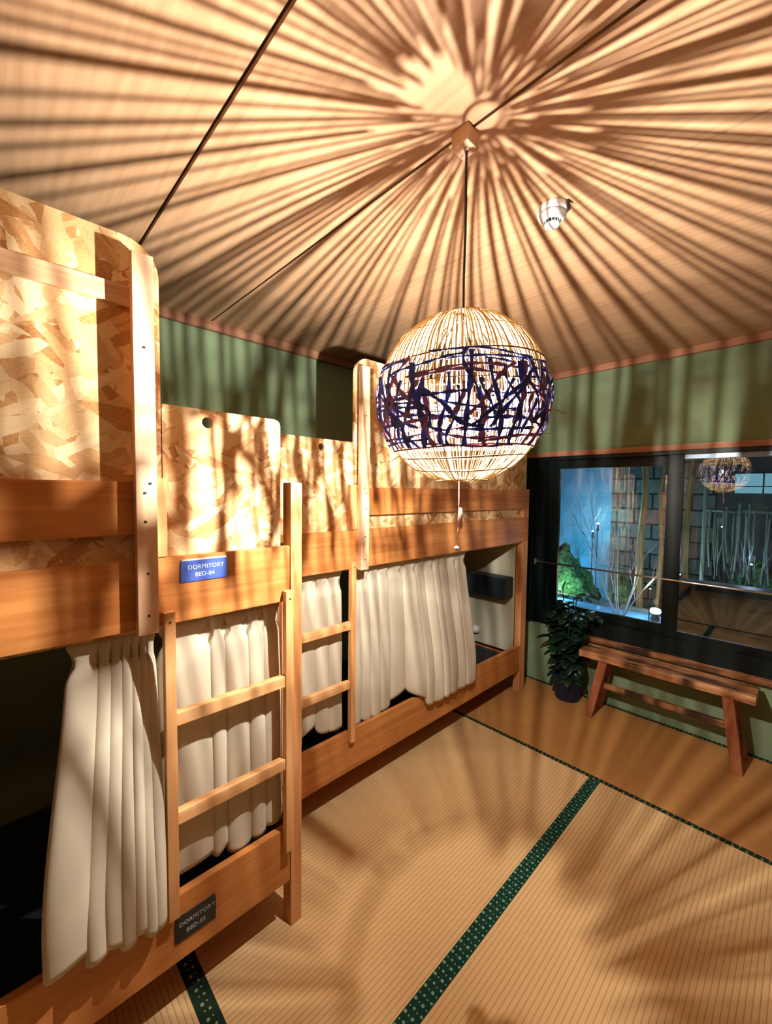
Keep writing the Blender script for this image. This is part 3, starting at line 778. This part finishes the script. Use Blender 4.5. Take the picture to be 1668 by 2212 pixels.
timber([(-.83, 4.82, -.02), (-.84, 4.82, 1.1), (-.83, 4.82, 1.5), (-.78, 4.82, 2.2)], .026, 'slanting ochre timber post right of the mullion')
M['branch'] = plain('pale_bare_twig', (.20, .22, .20), .7)
# moss mounds / shrubs
def moss():
    t = NT('lit_moss'); n = t.noise(t.coord(), 26, 5, .7)
    return t.bsdf(t.ramp(n, [(.35, (.01, .03, .012)), (.55, (.07, .20, .08)), (.75, (.22, .46, .22))]), .9, .1, bump=n, bstr=1, bdist=.03)
M['moss'] = moss()
def mound(c, r, label, name='moss_mound'):
    bm = bmesh.new(); bmesh.ops.create_icosphere(bm, subdivisions=5, radius=1)
    rr = random.Random(int(c[0]*100)); ph = [rr.uniform(0, 6) for _ in range(6)]
    for v in bm.verts:
        p = v.co.copy(); k = 1+.10*math.sin(7*p.x+ph[0])*math.sin(6*p.y+ph[1])+.07*math.sin(17*p.x+ph[2])*math.sin(15*p.z+ph[3])+.05*math.sin(31*p.y+ph[4])*math.sin(29*p.x+ph[5])
        v.co = Vector((p.x*r[0]*k, p.y*r[1]*k, max(-.05, p.z*r[2]*k)))
    o = MB().add_bm(bm).build(name, M['moss'], smooth=True); o.location = c
    tag(o, label, 'shrub', 'low green shrubs in the garden')
mound((-2.50, 5.66, -.02), (.62, .20, .86), 'green lit mossy shrub at the left of the window')
mound((-1.62, 5.62, -.02), (.13, .16, .60), 'small mossy shrub below the bare branches')
mound((-1.02, 5.62, -.02), (.13, .16, .88), 'dim green shrub close to the window mullion')
mound((-.30, 5.86, -.02), (.42, .16, .86), 'dim shrub behind the hanging reeds in the right pane')
M['water'] = NT('blue_lit_pool_floor').bsdf((.12, .36, .75), .3, .5, bump=None)  # blue light on the pool is put into its base colour
bs = empty('garden_pond', (-1.75, 4.70, -.02), 'blue lit shallow pond with a stone rim beyond the left pane', 'pond')
MB().box(-.78, .74, -.55, .62, 0, .26).build('pond_basin', M['water'], bs)
MB().box(-.8, .8, .625, .69, 0, .31, .01).build('stone_rim', stone(), bs)
MB().box(-.8, .8, -.62, -.555, 0, .29, .01).build('stone_rim', M['branch'], bs)
vb = MB().box(-.88, 2.2, 4.20, 4.42, -.02, .86, .01).build('darkening_box', plain('darkening_black', (.006, .008, .008), .5))  # black box added to darken the view so pane reflections show
tag(vb, 'added low black counter outside, below the reeds in the right pane', 'darkener')
# bare branching shrubs
def bare_tree(c, h, seed, label, spread=.5):
    rr = random.Random(seed); mb = MB()
    def grow(p, d, L, r, lvl):
        pts = [p]; q = p.copy(); dd = d.copy()
        for i in range(5):
            dd = (dd+Vector((rr.uniform(-.12, .12), rr.uniform(-.12, .12), rr.uniform(-.02, .10)))).normalized(); q = q+dd*L/5; pts.append(q.copy())
        mb.tube(pts, r, 5, rs=[r*(1-.12*i) for i in range(6)])
        if lvl < 3:
            for i in range(rr.choice((2, 3, 3))):
                b = pts[rr.randint(2, 5)]; nd = (dd+Vector((rr.uniform(-1, 1), rr.uniform(-.6, .6), rr.uniform(-.1, .5)))*spread*1.3).normalized()
                grow(b, nd, L*rr.uniform(.5, .75), r*.55, lvl+1)
    for i in range(7):
        a = 2*math.pi*i/7; grow(Vector((.03*math.cos(a), .03*math.sin(a), 0)), Vector((math.cos(a)*spread, math.sin(a)*spread*.4, 1)).normalized(), h*rr.uniform(.35, .55), .008, 0)
    o = mb.build('bare_shrub', M['branch']); o.location = c; tag(o, label, 'shrub', 'bare branching shrubs in the garden')
bare_tree((-1.42, 4.95, .24), 1.6, 3, 'bare many stemmed shrub in the middle of the left pane')
bare_tree((-2.62, 6.05, -.02), 1.9, 9, 'bare twiggy shrub in front of the blue fence', .32)
bare_tree((-.30, 4.75, -.02), 1.3, 17, 'bare shrub low in the right window pane', .3)
# hanging reeds in the right pane
M['reed'] = plain('grey_green_reed', (.20, .25, .18), .8)
rr = random.Random(5); rd = MB()
for i in range(70):
    x = rr.uniform(-.72, .7); y = rr.uniform(5.25, 5.5); z1 = rr.uniform(1.30, 1.48); z0 = rr.uniform(.72, .95)
    rd.tube([(x, y, z1+.04), (x+rr.uniform(-.015, .015), y, (z0+z1)/2), (x+rr.uniform(-.04, .04), y, z0)], rr.uniform(.004, .011), 5)
rd.tube([(-.8, 5.38, 1.44), (.8, 5.38, 1.44)], .018, 8); rd.tube([(-.78, 5.38, -.02), (-.78, 5.38, 1.9)], .02, 8); rd.tube([(.78, 5.38, -.02), (.78, 5.38, 1.9)], .02, 8)
tag(rd.build('reed_screen', M['reed']), 'grey green reed screen hanging in the right window pane', 'screen', kind='stuff')
# garden lamps
def glamp(c, r, col, power, emis, label, energy_r=.03):
    g = empty('garden_light', c, label, 'garden light', 'small lights in the garden')
    MB().lathe([(r*.3, -r*.6), (r*.9, -r*.3), (r, 0), (r*.8, r*.4), (r*.2, r*.6)], n=16).build('lens', emitter('garden_light_lens', col, emis), g, True)
    MB().lathe([(r*.7, -.10), (r*.8, -.06-r*.5), (r*.5, -r*.5)], n=14).build('housing', M['black'], g)
    base = .24 if abs(c[1]-5.1) < .01 or c[1] < 4.3 or c[2] < .1 else (.86 if abs(c[1]-4.33) < .01 else -.02)
    if c[2]-base > .11: MB().tube([(0, 0, -.095), (0, 0, base-c[2])], .006, 6).build('stake', M['black'], g)
    l = bpy.data.lights.new('garden_bulb', 'POINT'); l.energy = power; l.color = col; l.shadow_soft_size = energy_r
    ob = bpy.data.objects.new('garden_bulb', l); COL.objects.link(ob); ob.parent = g; ob.location = (0, -.02, r+.05)
glamp((-1.12, 5.10, .35), .055, (.60, .82, 1.0), 10, 14, 'bright bluish white floodlight low in the left pane')
glamp((-2.25, 5.36, .34), .012, (.75, 1.0, .70), 9, 6, 'small greenish added fill light at the foot of the mossy shrub')  # fill light added to brighten the moss
glamp((-2.02, 5.95, 1.19), .022, (.45, .85, 1.0), 14, 12, 'upper small cyan light in front of the blue fence')
glamp((-2.08, 5.95, 1.08), .018, (.45, .85, 1.0), 3, 9, 'lower small cyan light in front of the blue fence')
glamp((-2.75, 5.95, .30), .02, (.20, .55, 1.0), 30, 6, 'blue light at the foot of the blue fence')
glamp((-1.9, 4.25, .33), .015, (.12, .40, 1.0), 45, 3, 'small blue light on the near edge of the pond')
glamp((-.78, 4.33, .90), .008, (.55, .75, 1.0), 1.2, 12, 'tiny bluish light on the black counter in the right pane')
glamp((-.36, 4.9, .98), .01, (.55, .65, 1.0), 2.5, 12, 'tiny violet light among the reeds in the right pane')
glamp((-.66, 5.6, 1.26), .01, (.8, .9, 1.0), 3, 10, 'tiny white light above the reeds in the right pane')
glamp((-1.13, 4.9, .62), .01, (1.0, .72, .35), 12, 5, 'small warm light at the timber posts')
